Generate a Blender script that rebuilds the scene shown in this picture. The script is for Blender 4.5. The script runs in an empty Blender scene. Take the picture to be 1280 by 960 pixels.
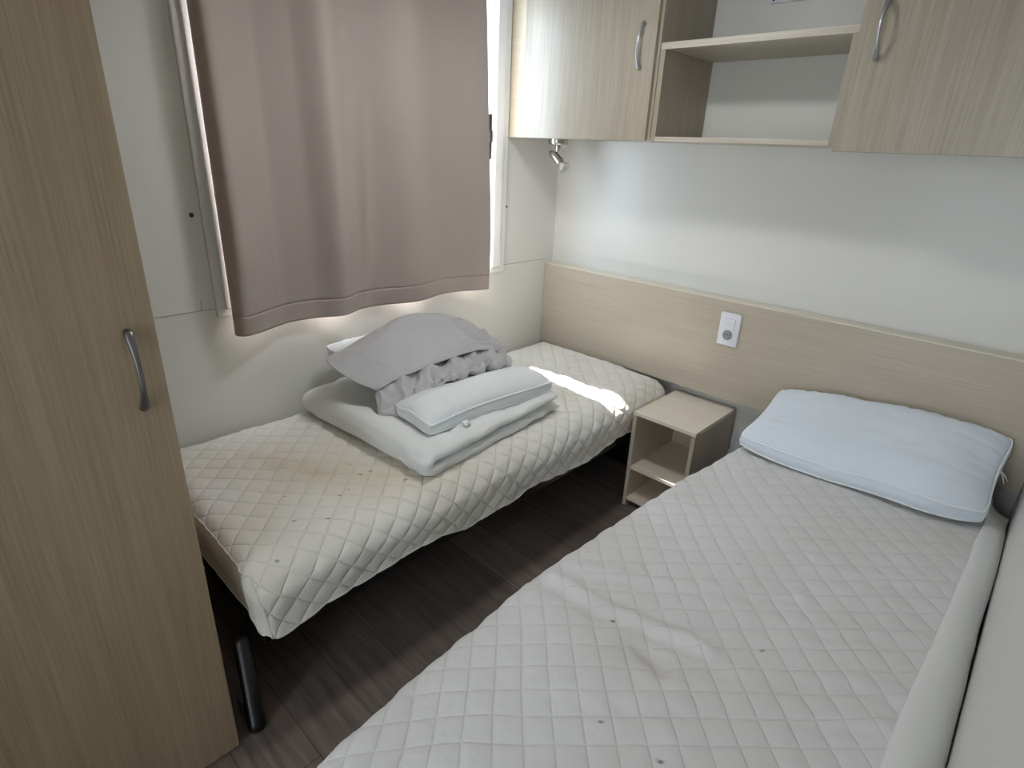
import bpy, bmesh, math
import numpy as np
from mathutils import Vector, Matrix

sc = bpy.context.scene
COL = sc.collection
PI = math.pi

# ------------------------------------------------------------------ camera, sky, lights, exposure
sc.view_settings.view_transform = 'Standard'
sc.view_settings.look = 'None'
sc.view_settings.gamma = 1.0
sc.view_settings.use_curve_mapping = False
sc.view_settings.exposure = 0.0

cam_d = bpy.data.cameras.new('camera')
cam_d.sensor_width = 36.0
cam_d.lens = 36.0 * 720.06 / 1280.0
cam_d.clip_start = 0.02
cam = bpy.data.objects.new('camera', cam_d)
COL.objects.link(cam)
RX = Vector((0.71996, 0.69287, 0.03978)); UY = Vector((-0.28904, 0.24724, 0.92484)); FW = Vector((-0.63096, 0.67735, -0.37827))
m3 = Matrix((RX, UY, -FW)).transposed()
cam.matrix_world = Matrix.Translation((1.9878, -2.4173, 1.5)) @ m3.to_4x4()
sc.camera = cam

SUN_E = 52.0
SKY_E = 10.5
LAMP_W = 7.3
HALL_W = 20.0
LAMP_X, LAMP_Y = 0.78, -1.08
world = bpy.data.worlds.new('sky_world'); sc.world = world
world.use_nodes = True
wn = world.node_tree
bg = wn.nodes['Background']
bg.inputs[0].default_value = (0.70, 0.84, 1.0, 1)
bg.inputs[1].default_value = SKY_E

sun_d = bpy.data.lights.new('sun', 'SUN'); sun_d.energy = SUN_E; sun_d.angle = 0.009; sun_d.color = (1.0, 0.95, 0.86)
sun = bpy.data.objects.new('sun', sun_d); COL.objects.link(sun)
sun.location = (-2, 0, 5)
sun.rotation_euler = Vector((1.0, 0.10, -1.63)).to_track_quat('-Z', 'Y').to_euler()

# added fill light in the unseen hall, standing in for daylight from behind
hall_d = bpy.data.lights.new('hall_fill', 'AREA'); hall_d.shape = 'RECTANGLE'; hall_d.size = 0.8; hall_d.size_y = 1.7
hall_d.energy = HALL_W; hall_d.color = (0.87, 0.93, 1.0)
hall = bpy.data.objects.new('hall_fill', hall_d); COL.objects.link(hall)
hall.location = (1.52, -3.9, 1.2); hall.rotation_euler = (PI / 2, 0, PI)
hall.rotation_euler = Vector((0, 1, 0)).to_track_quat('-Z', 'Z').to_euler()

# ------------------------------------------------------------------ helpers
ORIG = {}

def props(o, label=None, cat=None, group=None, kind=None):
    if label: o['label'] = label
    if cat: o['category'] = cat
    if group: o['group'] = group
    if kind: o['kind'] = kind
    return o

def thing(name, loc, label=None, cat=None, group=None, kind=None):
    o = bpy.data.objects.new(name, None); COL.objects.link(o)
    o.empty_display_size = 0.05
    o.location = loc
    ORIG[o.name] = Vector(loc)
    return props(o, label, cat, group, kind)

def link(name, me, mat, parent=None, smooth=False):
    o = bpy.data.objects.new(name, me); COL.objects.link(o)
    if mat: me.materials.append(mat)
    if smooth:
        me.polygons.foreach_set('use_smooth', [True] * len(me.polygons))
    if parent:
        off = ORIG[parent.name]
        me.transform(Matrix.Translation(-off))
        o.parent = parent
        ORIG[o.name] = off
    else:
        ORIG[o.name] = Vector((0, 0, 0))
    return o

def obj(name, bm, mat, parent=None, smooth=False):
    me = bpy.data.meshes.new(name)
    bmesh.ops.recalc_face_normals(bm, faces=bm.faces[:])
    bm.to_mesh(me); bm.free()
    return link(name, me, mat, parent, smooth)

def NB(): return bmesh.new()

def box(bm, a, b, bev=0.0, seg=2, rot=None, piv=None):
    """axis aligned box from corner a to corner b"""
    t = bmesh.new()
    c = [(a[i] + b[i]) / 2 for i in range(3)]; s = [abs(b[i] - a[i]) for i in range(3)]
    bmesh.ops.create_cube(t, size=1.0, matrix=Matrix.Translation(c) @ Matrix.Diagonal((*s, 1)))
    if bev > 0:
        bmesh.ops.bevel(t, geom=t.edges[:], offset=bev, segments=seg, affect='EDGES', profile=0.5)
    if rot is not None:
        bmesh.ops.rotate(t, cent=piv or c, matrix=rot, verts=t.verts[:])
    merge(bm, t)
    return bm

def merge(bm, t):
    me = bpy.data.meshes.new('tmp'); t.to_mesh(me); t.free(); bm.from_mesh(me); bpy.data.meshes.remove(me)

def tube(bm, pts, rad, n=12, flat=None, closed=False, ref=(0.123, 0.35, 0.93)):
    """swept ellipse: rad scalar or list; flat = list/scalar ratio of second axis"""
    pts = [Vector(p) for p in pts]; N = len(pts)
    rad = [rad] * N if not hasattr(rad, '__len__') else rad
    flat = [1.0 if flat is None else flat] * N if not hasattr(flat, '__len__') else flat
    rings = []
    ref = Vector(ref)
    for i, p in enumerate(pts):
        if closed: t = pts[(i + 1) % N] - pts[i - 1]
        else: t = pts[min(i + 1, N - 1)] - pts[max(i - 1, 0)]
        t.normalize()
        a = t.cross(ref)
        if a.length < 1e-4: a = t.cross(Vector((1, 0, 0)))
        a.normalize(); b = a.cross(t); b.normalize()
        rings.append([bm.verts.new(p + a * rad[i] * math.cos(2 * PI * k / n) + b * rad[i] * flat[i] * math.sin(2 * PI * k / n)) for k in range(n)])
    for i in range(N if closed else N - 1):
        r0, r1 = rings[i], rings[(i + 1) % N]
        for k in range(n):
            bm.faces.new((r0[k], r0[(k + 1) % n], r1[(k + 1) % n], r1[k]))
    if not closed:
        bm.faces.new(rings[0][::-1]); bm.faces.new(rings[-1])
    return bm

def lathe(bm, prof, origin, axis, n=28):
    """prof: list of (distance along axis, radius)"""
    axis = Vector(axis).normalized(); o = Vector(origin)
    a = axis.orthogonal().normalized(); b = axis.cross(a)
    rings = []
    for d, r in prof:
        rings.append([bm.verts.new(o + axis * d + (a * math.cos(2 * PI * k / n) + b * math.sin(2 * PI * k / n)) * max(r, 1e-5)) for k in range(n)])
    for r0, r1 in zip(rings, rings[1:]):
        for k in range(n): bm.faces.new((r0[k], r0[(k + 1) % n], r1[(k + 1) % n], r1[k]))
    bm.faces.new(rings[0][::-1]); bm.faces.new(rings[-1])
    return bm

def grid_mesh(name, V, keep=None, wrap=False):
    """V: (N, M, 3) array to mesh with quads"""
    N, M, _ = V.shape
    idx = np.arange(N * M).reshape(N, M)
    if wrap:
        idx = np.concatenate([idx, idx[:1]], 0)
    q = np.stack([idx[:-1, :-1], idx[1:, :-1], idx[1:, 1:], idx[:-1, 1:]], -1).reshape(-1, 4)
    if keep is not None: q = q[keep.reshape(-1)]
    me = bpy.data.meshes.new(name)
    verts = V.reshape(-1, 3)
    used = np.zeros(len(verts), bool); used[q.reshape(-1)] = True
    remap = np.cumsum(used) - 1
    me.from_pydata(verts[used].tolist(), [], remap[q].tolist())
    me.update()
    return me, used

# numpy value noise -------------------------------------------------
def _h(ix, iy, iz, seed):
    n = (ix * 374761393 + iy * 668265263 + iz * 2147483647 + seed * 1274126177) & 0xffffffff
    n = ((n ^ (n >> 13)) * 1274126177) & 0xffffffff
    n = (n ^ (n >> 16)) & 0xffffffff
    return n.astype(np.float64) / 2147483648.0 - 1.0

def vnoise(x, y, z=0.0, seed=0):
    x, y, z = np.broadcast_arrays(np.asarray(x, float), np.asarray(y, float), np.asarray(z, float))
    xi, yi, zi = np.floor(x).astype(np.int64), np.floor(y).astype(np.int64), np.floor(z).astype(np.int64)
    fx, fy, fz = x - xi, y - yi, z - zi
    s = lambda t: t * t * t * (t * (t * 6 - 15) + 10)
    fx, fy, fz = s(fx), s(fy), s(fz)
    r = 0
    for dx in (0, 1):
        for dy in (0, 1):
            for dz in (0, 1):
                w = (fx if dx else 1 - fx) * (fy if dy else 1 - fy) * (fz if dz else 1 - fz)
                r = r + w * _h(xi + dx, yi + dy, zi + dz, seed)
    return r

def fbm(x, y, z=0.0, seed=0, oct=3):
    r, a = 0, 1.0
    for k in range(oct):
        r = r + a * vnoise(np.asarray(x) * 2 ** k, np.asarray(y) * 2 ** k, np.asarray(z) * 2 ** k, seed + k * 17); a *= 0.5
    return r

def normals_of(V, wrap=False):
    if wrap:
        du = np.roll(V, -1, 0) - np.roll(V, 1, 0)
    else:
        du = np.gradient(V, axis=0)
    dv = np.gradient(V, axis=1)
    n = np.cross(du, dv)
    return n / np.maximum(np.linalg.norm(n, axis=-1, keepdims=True), 1e-9)

def crom(P, n):
    """Catmull-Rom resample of control points P (k, d) to n samples (uniform in arc length)"""
    P = np.asarray(P, float); k = len(P)
    Q = np.vstack([2 * P[0] - P[1], P, 2 * P[-1] - P[-2]])
    out = []
    S = 24
    for i in range(k - 1):
        p0, p1, p2, p3 = Q[i:i + 4]
        t = np.linspace(0, 1, S, endpoint=(i == k - 2))[:, None]
        out.append(0.5 * ((2 * p1) + (-p0 + p2) * t + (2 * p0 - 5 * p1 + 4 * p2 - p3) * t ** 2 + (-p0 + 3 * p1 - 3 * p2 + p3) * t ** 3))
    C = np.vstack(out)
    L = np.concatenate([[0], np.cumsum(np.linalg.norm(np.diff(C, axis=0), axis=1))])
    s = np.linspace(0, L[-1], n)
    return np.stack([np.interp(s, L, C[:, j]) for j in range(C.shape[1])], -1)

# ------------------------------------------------------------------ materials
def srgb(r, g, b):
    f = lambda c: ((c / 255 + 0.055) / 1.055) ** 2.4 if c / 255 > 0.04045 else c / 255 / 12.92
    return (f(r), f(g), f(b), 1)

def mat(name, color, rough=0.6, metal=0.0, bump=0.0, bscale=200.0, spec=0.5, var=0.0, sheen=0.0):
    m = bpy.data.materials.new(name); m.use_nodes = True
    nt = m.node_tree; b = nt.nodes['Principled BSDF']
    b.inputs['Base Color'].default_value = color
    b.inputs['Roughness'].default_value = rough
    b.inputs['Metallic'].default_value = metal
    b.inputs['Specular IOR Level'].default_value = spec
    if sheen: b.inputs['Sheen Weight'].default_value = sheen
    tc = nt.nodes.new('ShaderNodeTexCoord')
    if bump:
        n = nt.nodes.new('ShaderNodeTexNoise'); n.inputs['Scale'].default_value = bscale; n.inputs['Detail'].default_value = 4
        nt.links.new(tc.outputs['Object'], n.inputs['Vector'])
        bp = nt.nodes.new('ShaderNodeBump'); bp.inputs['Strength'].default_value = bump; bp.inputs['Distance'].default_value = 0.002
        nt.links.new(n.outputs['Fac'], bp.inputs['Height']); nt.links.new(bp.outputs['Normal'], b.inputs['Normal'])
    if var:
        n2 = nt.nodes.new('ShaderNodeTexNoise'); n2.inputs['Scale'].default_value = 5; n2.inputs['Detail'].default_value = 5
        nt.links.new(tc.outputs['Object'], n2.inputs['Vector'])
        mx = nt.nodes.new('ShaderNodeMix'); mx.data_type = 'RGBA'
        mx.inputs['A'].default_value = tuple(c * (1 - var) for c in color[:3]) + (1,)
        mx.inputs['B'].default_value = tuple(min(1, c * (1 + var)) for c in color[:3]) + (1,)
        nt.links.new(n2.outputs['Fac'], mx.inputs['Factor']); nt.links.new(mx.outputs['Result'], b.inputs['Base Color'])
    return m

def wood(name, light, dark, axis, rough=0.38, across=110.0, seed=0.0, bump=0.25):
    """fine straight-grained laminate; axis = direction of the grain"""
    m = bpy.data.materials.new(name); m.use_nodes = True
    nt = m.node_tree; b = nt.nodes['Principled BSDF']; L = nt.links
    tc = nt.nodes.new('ShaderNodeTexCoord')
    def layer(sa, sl, det, off):
        mp = nt.nodes.new('ShaderNodeMapping')
        s = [sa, sa, sa]; s['xyz'.index(axis)] = sl
        mp.inputs['Scale'].default_value = s; mp.inputs['Location'].default_value = (off + seed, off * 1.7 + seed, off * 0.6)
        n = nt.nodes.new('ShaderNodeTexNoise'); n.inputs['Scale'].default_value = 1.0; n.inputs['Detail'].default_value = det
        n.inputs['Roughness'].default_value = 0.6
        L.new(tc.outputs['Object'], mp.inputs['Vector']); L.new(mp.outputs['Vector'], n.inputs['Vector'])
        return n
    fine = layer(across * 2.4, across * 0.035, 3, 1.3)
    mid = layer(across * 0.33, across * 0.012, 3, 7.7)
    wide = layer(9.0, 0.9, 2, 3.1)
    def ramp(src, p0, p1):
        r = nt.nodes.new('ShaderNodeMapRange'); r.inputs['From Min'].default_value = p0; r.inputs['From Max'].default_value = p1
        L.new(src.outputs['Fac'], r.inputs['Value']); return r
    rf, rm, rw = ramp(fine, 0.32, 0.68), ramp(mid, 0.3, 0.7), ramp(wide, 0.3, 0.7)
    def mul(a, ka, c, kc):
        m1 = nt.nodes.new('ShaderNodeMath'); m1.operation = 'MULTIPLY'; m1.inputs[1].default_value = ka; L.new(a, m1.inputs[0])
        m2 = nt.nodes.new('ShaderNodeMath'); m2.operation = 'MULTIPLY_ADD'; m2.inputs[1].default_value = kc; L.new(c, m2.inputs[0]); L.new(m1.outputs[0], m2.inputs[2])
        return m2.outputs[0]
    f = mul(rf.outputs[0], 0.55, rm.outputs[0], 0.25)
    m3_ = nt.nodes.new('ShaderNodeMath'); m3_.operation = 'MULTIPLY_ADD'; m3_.inputs[1].default_value = 0.2
    L.new(rw.outputs[0], m3_.inputs[0]); L.new(f, m3_.inputs[2])
    mx = nt.nodes.new('ShaderNodeMix'); mx.data_type = 'RGBA'
    mx.inputs['A'].default_value = dark; mx.inputs['B'].default_value = light
    L.new(m3_.outputs[0], mx.inputs['Factor']); L.new(mx.outputs['Result'], b.inputs['Base Color'])
    b.inputs['Roughness'].default_value = rough
    bp = nt.nodes.new('ShaderNodeBump'); bp.inputs['Strength'].default_value = bump; bp.inputs['Distance'].default_value = 0.0006
    L.new(fine.outputs['Fac'], bp.inputs['Height']); L.new(bp.outputs['Normal'], b.inputs['Normal'])
    return m

WL, WD = srgb(178, 169, 153), srgb(148, 138, 121)
M = {}
M['wood_z'] = wood('pale_oak_upright', WL, WD, 'z', rough=0.36)
M['wood_x'] = wood('pale_oak_level', WL, WD, 'x', seed=4.0)
M['wood_y'] = wood('pale_oak_deep', WL, WD, 'y', seed=9.0)
M['wood_head'] = wood('pale_oak_headboard', srgb(200, 190, 173), srgb(176, 165, 148), 'x', rough=0.33, seed=2.0, bump=0.15)
M['wood_strip'] = wood('pale_oak_strip', srgb(214, 205, 184), srgb(190, 179, 155), 'x', seed=6.0)
M['wood_wardrobe'] = wood('brown_oak_wardrobe', srgb(171, 151, 125), srgb(137, 118, 94), 'z', rough=0.42, seed=12.0)
M['wood_edge'] = wood('pale_oak_board', srgb(208, 201, 187), srgb(172, 164, 148), 'x', seed=7.0)
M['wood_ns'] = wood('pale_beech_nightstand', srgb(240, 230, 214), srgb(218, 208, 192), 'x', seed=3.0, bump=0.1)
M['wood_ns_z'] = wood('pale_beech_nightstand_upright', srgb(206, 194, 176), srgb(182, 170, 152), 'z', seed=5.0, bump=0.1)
M['edge_dark'] = mat('oak_edge_dark', srgb(120, 105, 85), 0.6)  # plain darker oak for the batten
M['wall'] = mat('cream_wall_panel', srgb(223, 223, 218), 0.36, bump=0.03, bscale=40)
M['ceiling'] = mat('ceiling_white', srgb(228, 227, 222), 0.7)
M['pvc'] = mat('white_pvc', srgb(232, 234, 234), 0.3)
M['seam'] = mat('seam_grey', srgb(170, 168, 158), 0.5)
M['black'] = mat('black_plastic', srgb(22, 22, 23), 0.4)
M['screw'] = mat('dark_screw', srgb(70, 66, 60), 0.5, metal=0.5)
M['chrome'] = mat('brushed_nickel', srgb(190, 188, 184), 0.24, metal=1.0)
M['satin'] = mat('satin_metal', srgb(168, 168, 172), 0.34, metal=0.9)
M['gun'] = mat('dark_satin_metal', srgb(120, 118, 118), 0.38, metal=0.9)
M['steel_black'] = mat('black_steel', srgb(18, 18, 20), 0.35, metal=0.2)
M['plate'] = mat('socket_white', srgb(228, 230, 236), 0.25)
M['plate_grey'] = mat('socket_grey', srgb(150, 150, 150), 0.4)
M['trim'] = mat('pale_trim', srgb(222, 216, 200), 0.35)
M['white_fabric'] = mat('white_pillow_fabric', srgb(226, 235, 245), 0.85, bump=0.25, bscale=60)
M['duvet'] = mat('white_duvet_fabric', srgb(230, 232, 230), 0.88, bump=0.6, bscale=30)
M['white_pile'] = mat('white_pillow_cotton', srgb(230, 234, 235), 0.85, bump=0.4, bscale=45)
M['pipe_cream'] = mat('cream_binding', srgb(222, 219, 212), 0.8)
M['pipe'] = mat('white_piping', srgb(244, 248, 252), 0.8)
M['skirt'] = mat('cream_skirt_fabric', srgb(226, 222, 212), 0.85, bump=0.2, bscale=50)
M['skirt_white'] = mat('white_skirt_fabric', srgb(226, 227, 226), 0.85, bump=0.2, bscale=30)
M['mattress'] = mat('mattress_ticking', srgb(120, 116, 110), 0.9)
M['sheet'] = mat('grey_cotton_sheet', srgb(188, 187, 189), 0.85, bump=0.55, bscale=28)
M['tag'] = mat('care_tag_white', srgb(240, 240, 238), 0.7)

def curtain_mat():
    m = mat('taupe_curtain', srgb(172, 159, 153), 0.7, sheen=0.1)
    nt = m.node_tree; b = nt.nodes['Principled BSDF']
    tc = nt.nodes.new('ShaderNodeTexCoord'); w = nt.nodes.new('ShaderNodeTexNoise')
    mp = nt.nodes.new('ShaderNodeMapping'); mp.inputs['Scale'].default_value = (600, 600, 900)
    nt.links.new(tc.outputs['Object'], mp.inputs['Vector']); nt.links.new(mp.outputs['Vector'], w.inputs['Vector'])
    bp = nt.nodes.new('ShaderNodeBump'); bp.inputs['Strength'].default_value = 0.25; bp.inputs['Distance'].default_value = 0.0006
    nt.links.new(w.outputs['Fac'], bp.inputs['Height']); nt.links.new(bp.outputs['Normal'], b.inputs['Normal'])
    return m
M['curtain'] = curtain_mat()

def quilt_mat(name, base, stain_shade, strength):
    m = bpy.data.materials.new(name); m.use_nodes = True
    nt = m.node_tree; b = nt.nodes['Principled BSDF']; L = nt.links
    b.inputs['Roughness'].default_value = 0.85; b.inputs['Sheen Weight'].default_value = 0.1
    tc = nt.nodes.new('ShaderNodeTexCoord')
    at = nt.nodes.new('ShaderNodeAttribute'); at.attribute_name = 'stain_shade'
    ad = nt.nodes.new('ShaderNodeAttribute'); ad.attribute_name = 'dirt'
    m1 = nt.nodes.new('ShaderNodeMix'); m1.data_type = 'RGBA'; m1.inputs['A'].default_value = base; m1.inputs['B'].default_value = stain_shade
    L.new(at.outputs['Fac'], m1.inputs['Factor'])
    m2 = nt.nodes.new('ShaderNodeMix'); m2.data_type = 'RGBA'; m2.inputs['B'].default_value = srgb(70, 60, 50)
    L.new(m1.outputs['Result'], m2.inputs['A']); L.new(ad.outputs['Fac'], m2.inputs['Factor'])
    L.new(m2.outputs['Result'], b.inputs['Base Color'])
    # sewn diamond grid: narrow groove along each seam, in the cloth's own flat coordinates
    def math_(op, a_, b_=None):
        x = nt.nodes.new('ShaderNodeMath'); x.operation = op
        for i, v in enumerate((a_, b_)):
            if v is None: continue
            if isinstance(v, (int, float)): x.inputs[i].default_value = v
            else: L.new(v, x.inputs[i])
        return x.outputs[0]
    ca = nt.nodes.new('ShaderNodeAttribute'); ca.attribute_name = 'cloth_a'
    cb = nt.nodes.new('ShaderNodeAttribute'); cb.attribute_name = 'cloth_b'
    k = PI / (math.sqrt(2) * 0.057)
    su = math_('ABSOLUTE', math_('SINE', math_('MULTIPLY', math_('ADD', ca.outputs['Fac'], cb.outputs['Fac']), k)))
    sv = math_('ABSOLUTE', math_('SINE', math_('MULTIPLY', math_('SUBTRACT', ca.outputs['Fac'], cb.outputs['Fac']), k)))
    mn = math_('MINIMUM', su, sv)
    gr = nt.nodes.new('ShaderNodeMapRange'); gr.interpolation_type = 'SMOOTHERSTEP'
    gr.inputs['From Min'].default_value = 0.0; gr.inputs['From Max'].default_value = 0.26
    L.new(mn, gr.inputs['Value'])
    n = nt.nodes.new('ShaderNodeTexNoise'); n.inputs['Scale'].default_value = 42; n.inputs['Detail'].default_value = 5; n.inputs['Distortion'].default_value = 0.6
    L.new(tc.outputs['Object'], n.inputs['Vector'])
    hsum = math_('ADD', math_('MULTIPLY', gr.outputs[0], 0.9), math_('MULTIPLY', n.outputs['Fac'], 0.9))
    bp = nt.nodes.new('ShaderNodeBump'); bp.inputs['Strength'].default_value = strength; bp.inputs['Distance'].default_value = 0.0034
    L.new(hsum, bp.inputs['Height']); L.new(bp.outputs['Normal'], b.inputs['Normal'])
    return m
M['quilt_a'] = quilt_mat('quilted_cotton_cream', srgb(232, 230, 225), srgb(206, 192, 160), 0.62)
M['quilt_b'] = quilt_mat('quilted_cotton_white', srgb(221, 221, 222), srgb(196, 188, 174), 0.45)

def floor_mat():
    m = bpy.data.materials.new('dark_plank_floor'); m.use_nodes = True
    nt = m.node_tree; b = nt.nodes['Principled BSDF']; L = nt.links
    tc = nt.nodes.new('ShaderNodeTexCoord')
    br = nt.nodes.new('ShaderNodeTexBrick')
    br.inputs['Scale'].default_value = 1.0; br.inputs['Brick Width'].default_value = 0.95; br.inputs['Row Height'].default_value = 0.165
    br.inputs['Mortar Size'].default_value = 0.0015; br.inputs['Mortar Smooth'].default_value = 0.1
    br.inputs['Color1'].default_value = srgb(128, 115, 107); br.inputs['Color2'].default_value = srgb(106, 95, 88); br.inputs['Mortar'].default_value = srgb(84, 75, 69)
    br.offset = 0.37
    L.new(tc.outputs['Object'], br.inputs['Vector'])
    mp = nt.nodes.new('ShaderNodeMapping'); mp.inputs['Scale'].default_value = (3.5, 42, 1)
    n = nt.nodes.new('ShaderNodeTexNoise'); n.inputs['Scale'].default_value = 1; n.inputs['Detail'].default_value = 6; n.inputs['Distortion'].default_value = 0.8
    L.new(tc.outputs['Object'], mp.inputs['Vector']); L.new(mp.outputs['Vector'], n.inputs['Vector'])
    r = nt.nodes.new('ShaderNodeMapRange'); r.inputs['From Min'].default_value = 0.25; r.inputs['From Max'].default_value = 0.75
    r.inputs['To Min'].default_value = 0.6; r.inputs['To Max'].default_value = 1.25
    L.new(n.outputs['Fac'], r.inputs['Value'])
    mx = nt.nodes.new('ShaderNodeMix'); mx.data_type = 'RGBA'; mx.blend_type = 'MULTIPLY'; mx.inputs['Factor'].default_value = 1
    L.new(br.outputs['Color'], mx.inputs['A']); L.new(r.outputs[0], mx.inputs['B'])
    L.new(mx.outputs['Result'], b.inputs['Base Color'])
    b.inputs['Roughness'].default_value = 0.36
    bp = nt.nodes.new('ShaderNodeBump'); bp.inputs['Strength'].default_value = 0.15; bp.inputs['Distance'].default_value = 0.001
    L.new(n.outputs['Fac'], bp.inputs['Height']); L.new(bp.outputs['Normal'], b.inputs['Normal'])
    return m
M['floor'] = floor_mat()

def glass_mat():
    m = bpy.data.materials.new('window_glass'); m.use_nodes = True
    nt = m.node_tree; nt.nodes.remove(nt.nodes['Principled BSDF'])
    t = nt.nodes.new('ShaderNodeBsdfTransparent'); g = nt.nodes.new('ShaderNodeBsdfGlossy'); g.inputs['Roughness'].default_value = 0.02
    mx = nt.nodes.new('ShaderNodeMixShader'); mx.inputs[0].default_value = 0.07
    nt.links.new(t.outputs[0], mx.inputs[1]); nt.links.new(g.outputs[0], mx.inputs[2])
    nt.links.new(mx.outputs[0], nt.nodes['Material Output'].inputs['Surface'])
    return m
M['glass'] = glass_mat()

def emit(name, col, s):
    m = bpy.data.materials.new(name); m.use_nodes = True
    b = m.node_tree.nodes['Principled BSDF']; b.inputs['Base Color'].default_value = col
    b.inputs['Emission Color'].default_value = col; b.inputs['Emission Strength'].default_value = s
    return m

# ------------------------------------------------------------------ the room
W, CEIL, FRONT = 2.1, 2.20, -3.0
WY0, WY1, WZ0, WZ1 = -1.68, -0.48, 0.97, 2.10       # window opening

def struct(name, bm, m, parent=None):
    o = obj(name, bm, m, parent)
    o['kind'] = 'structure'
    return o

struct('floor', box(NB(), (-0.06, FRONT - 0.06, -0.05), (W + 0.06, 0.06, 0.0)), M['floor'])
struct('ceiling', box(NB(), (-0.06, FRONT - 0.06, CEIL), (W + 0.06, 0.06, CEIL + 0.05)), M['ceiling'])
struct('wall_back', box(NB(), (-0.06, 0.0, 0), (W + 0.06, 0.06, CEIL)), M['wall'])
struct('wall_right', box(NB(), (W, FRONT, 0), (W + 0.06, 0.0, CEIL)), M['wall'])
bm = NB()
box(bm, (-0.06, FRONT, 0), (0, WY0, CEIL)); box(bm, (-0.06, WY1, 0), (0, 0, CEIL))
box(bm, (-0.06, WY0, 0), (0, WY1, WZ0)); box(bm, (-0.06, WY0, WZ1), (0, WY1, CEIL))
struct('wall_left', bm, M['wall'])
bm = NB()
box(bm, (-0.06, FRONT - 0.06, 0), (1.12, FRONT, CEIL)); box(bm, (1.92, FRONT - 0.06, 0), (W + 0.06, FRONT, CEIL)); box(bm, (1.12, FRONT - 0.06, 2.02), (1.92, FRONT, CEIL))  # doorway opening made to let fill light in behind the camera
struct('wall_front', bm, M['wall'])
bm = NB()  # unseen hall box added to keep sky light out of the doorway
box(bm, (0.4, -4.26, 0), (2.5, -4.2, CEIL)); box(bm, (0.4, -4.2, 0), (0.46, FRONT - 0.06, CEIL)); box(bm, (2.44, -4.2, 0), (2.5, FRONT - 0.06, CEIL))
struct('wall_hall_added', bm, M['wall'])
struct('floor_hall_added', box(NB(), (0.4, -4.26, -0.05), (2.5, FRONT - 0.06, 0.0)), M['floor'])
struct('ceiling_hall_added', box(NB(), (0.4, -4.26, CEIL), (2.5, FRONT - 0.06, CEIL + 0.05)), M['ceiling'])

# panel joints of the left wall, and the bead in the corner
bm = NB()
box(bm, (0.0, -2.12, 0.9675), (0.0012, -1.745, 0.9700)); box(bm, (0.0, -0.385, 0.9675), (0.0012, -0.07, 0.9700))
box(bm, (0.0, -1.785, 0.9700), (0.0012, -1.783, 1.005))
struct('trim_1', bm, M['seam'])
bm = NB(); tube(bm, [(0.004, -0.004, 0.95), (0.004, -0.004, CEIL - 0.002)], 0.0045, 8)
struct('trim_2', bm, M['pvc'])

# window
win = thing('window_1', (0, (WY0 + WY1) / 2, WZ0), kind='structure')
bm = NB()
cas = [((-0.004, WY1, WZ0 - 0.03), (0.012, WY1 + 0.09, WZ1 + 0.045)), ((-0.004, WY0 - 0.062, WZ0 - 0.03), (0.012, WY0, WZ1 + 0.045)),
       ((-0.004, WY0, WZ0 - 0.03), (0.012, WY1, WZ0)), ((-0.004, WY0, WZ1), (0.012, WY1, WZ1 + 0.045))]
for a, b in cas: box(bm, a, b, 0.003)
# raised inner bead of the casing
box(bm, (0.010, WY1 + 0.002, WZ0 - 0.005), (0.020, WY1 + 0.055, WZ1 + 0.03), 0.004)
box(bm, (0.010, WY0 - 0.036, WZ0 - 0.005), (0.020, WY0 - 0.002, WZ1 + 0.03), 0.004)
struct('window_frame', bm, M['pvc'], win)
bm = NB()
for a, b in [((-0.055, WY1 - 0.006, WZ0), (0.0, WY1, WZ1)), ((-0.055, WY0, WZ0), (0.0, WY0 + 0.012, WZ1)),
             ((-0.055, WY0, WZ0), (0.0, WY1, WZ0 + 0.012)), ((-0.055, WY0, WZ1 - 0.012), (0.0, WY1, WZ1))]: box(bm, a, b)
struct('window_jamb', bm, M['pvc'], win)
bm = NB()
for a, b in [((-0.05, WY1 - 0.018, WZ0 + 0.012), (-0.03, WY1 - 0.006, WZ1 - 0.012)), ((-0.05, WY0 + 0.012, WZ0 + 0.012), (-0.03, WY0 + 0.04, WZ1 - 0.012)),
             ((-0.05, WY0, WZ0 + 0.012), (-0.03, WY1, WZ0 + 0.10)), ((-0.05, WY0, WZ1 - 0.04), (-0.03, WY1, WZ1 - 0.012)),
             ((-0.05, -1.11, WZ0), (-0.03, -1.07, WZ1))]: box(bm, a, b, 0.003)
struct('window_sash', bm, M['pvc'], win)
struct('glass_pane', box(NB(), (-0.043, WY0 + 0.02, WZ0 + 0.02), (-0.039, WY1 - 0.02, WZ1 - 0.02)), M['glass'], win)
bm = NB(); box(bm, (-0.03, WY1 - 0.024, 1.45), (0.004, WY1 - 0.006, 1.635), 0.004)
box(bm, (0.0, WY1 - 0.022, 1.52), (0.010, WY1 - 0.008, 1.57), 0.004)
struct('window_latch', bm, M['black'], win)

# two screw caps in the left wall
for (y, z, r, lab) in [(-1.769, 1.27, 0.007, 'dark screw in the cream wall, left of the taupe curtain'),
                       (-0.375, 1.243, 0.005, 'tiny dark screw in the cream wall, right of the curtain by the white window frame')]:
    bm = NB(); lathe(bm, [(0, r), (0.002, r), (0.003, r * 0.6), (0.0034, 0.0)], (0, y, z), (1, 0, 0), 16)
    o = obj('screw', bm, M['screw'], None, True)
    props(o, lab, 'screw')

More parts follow.
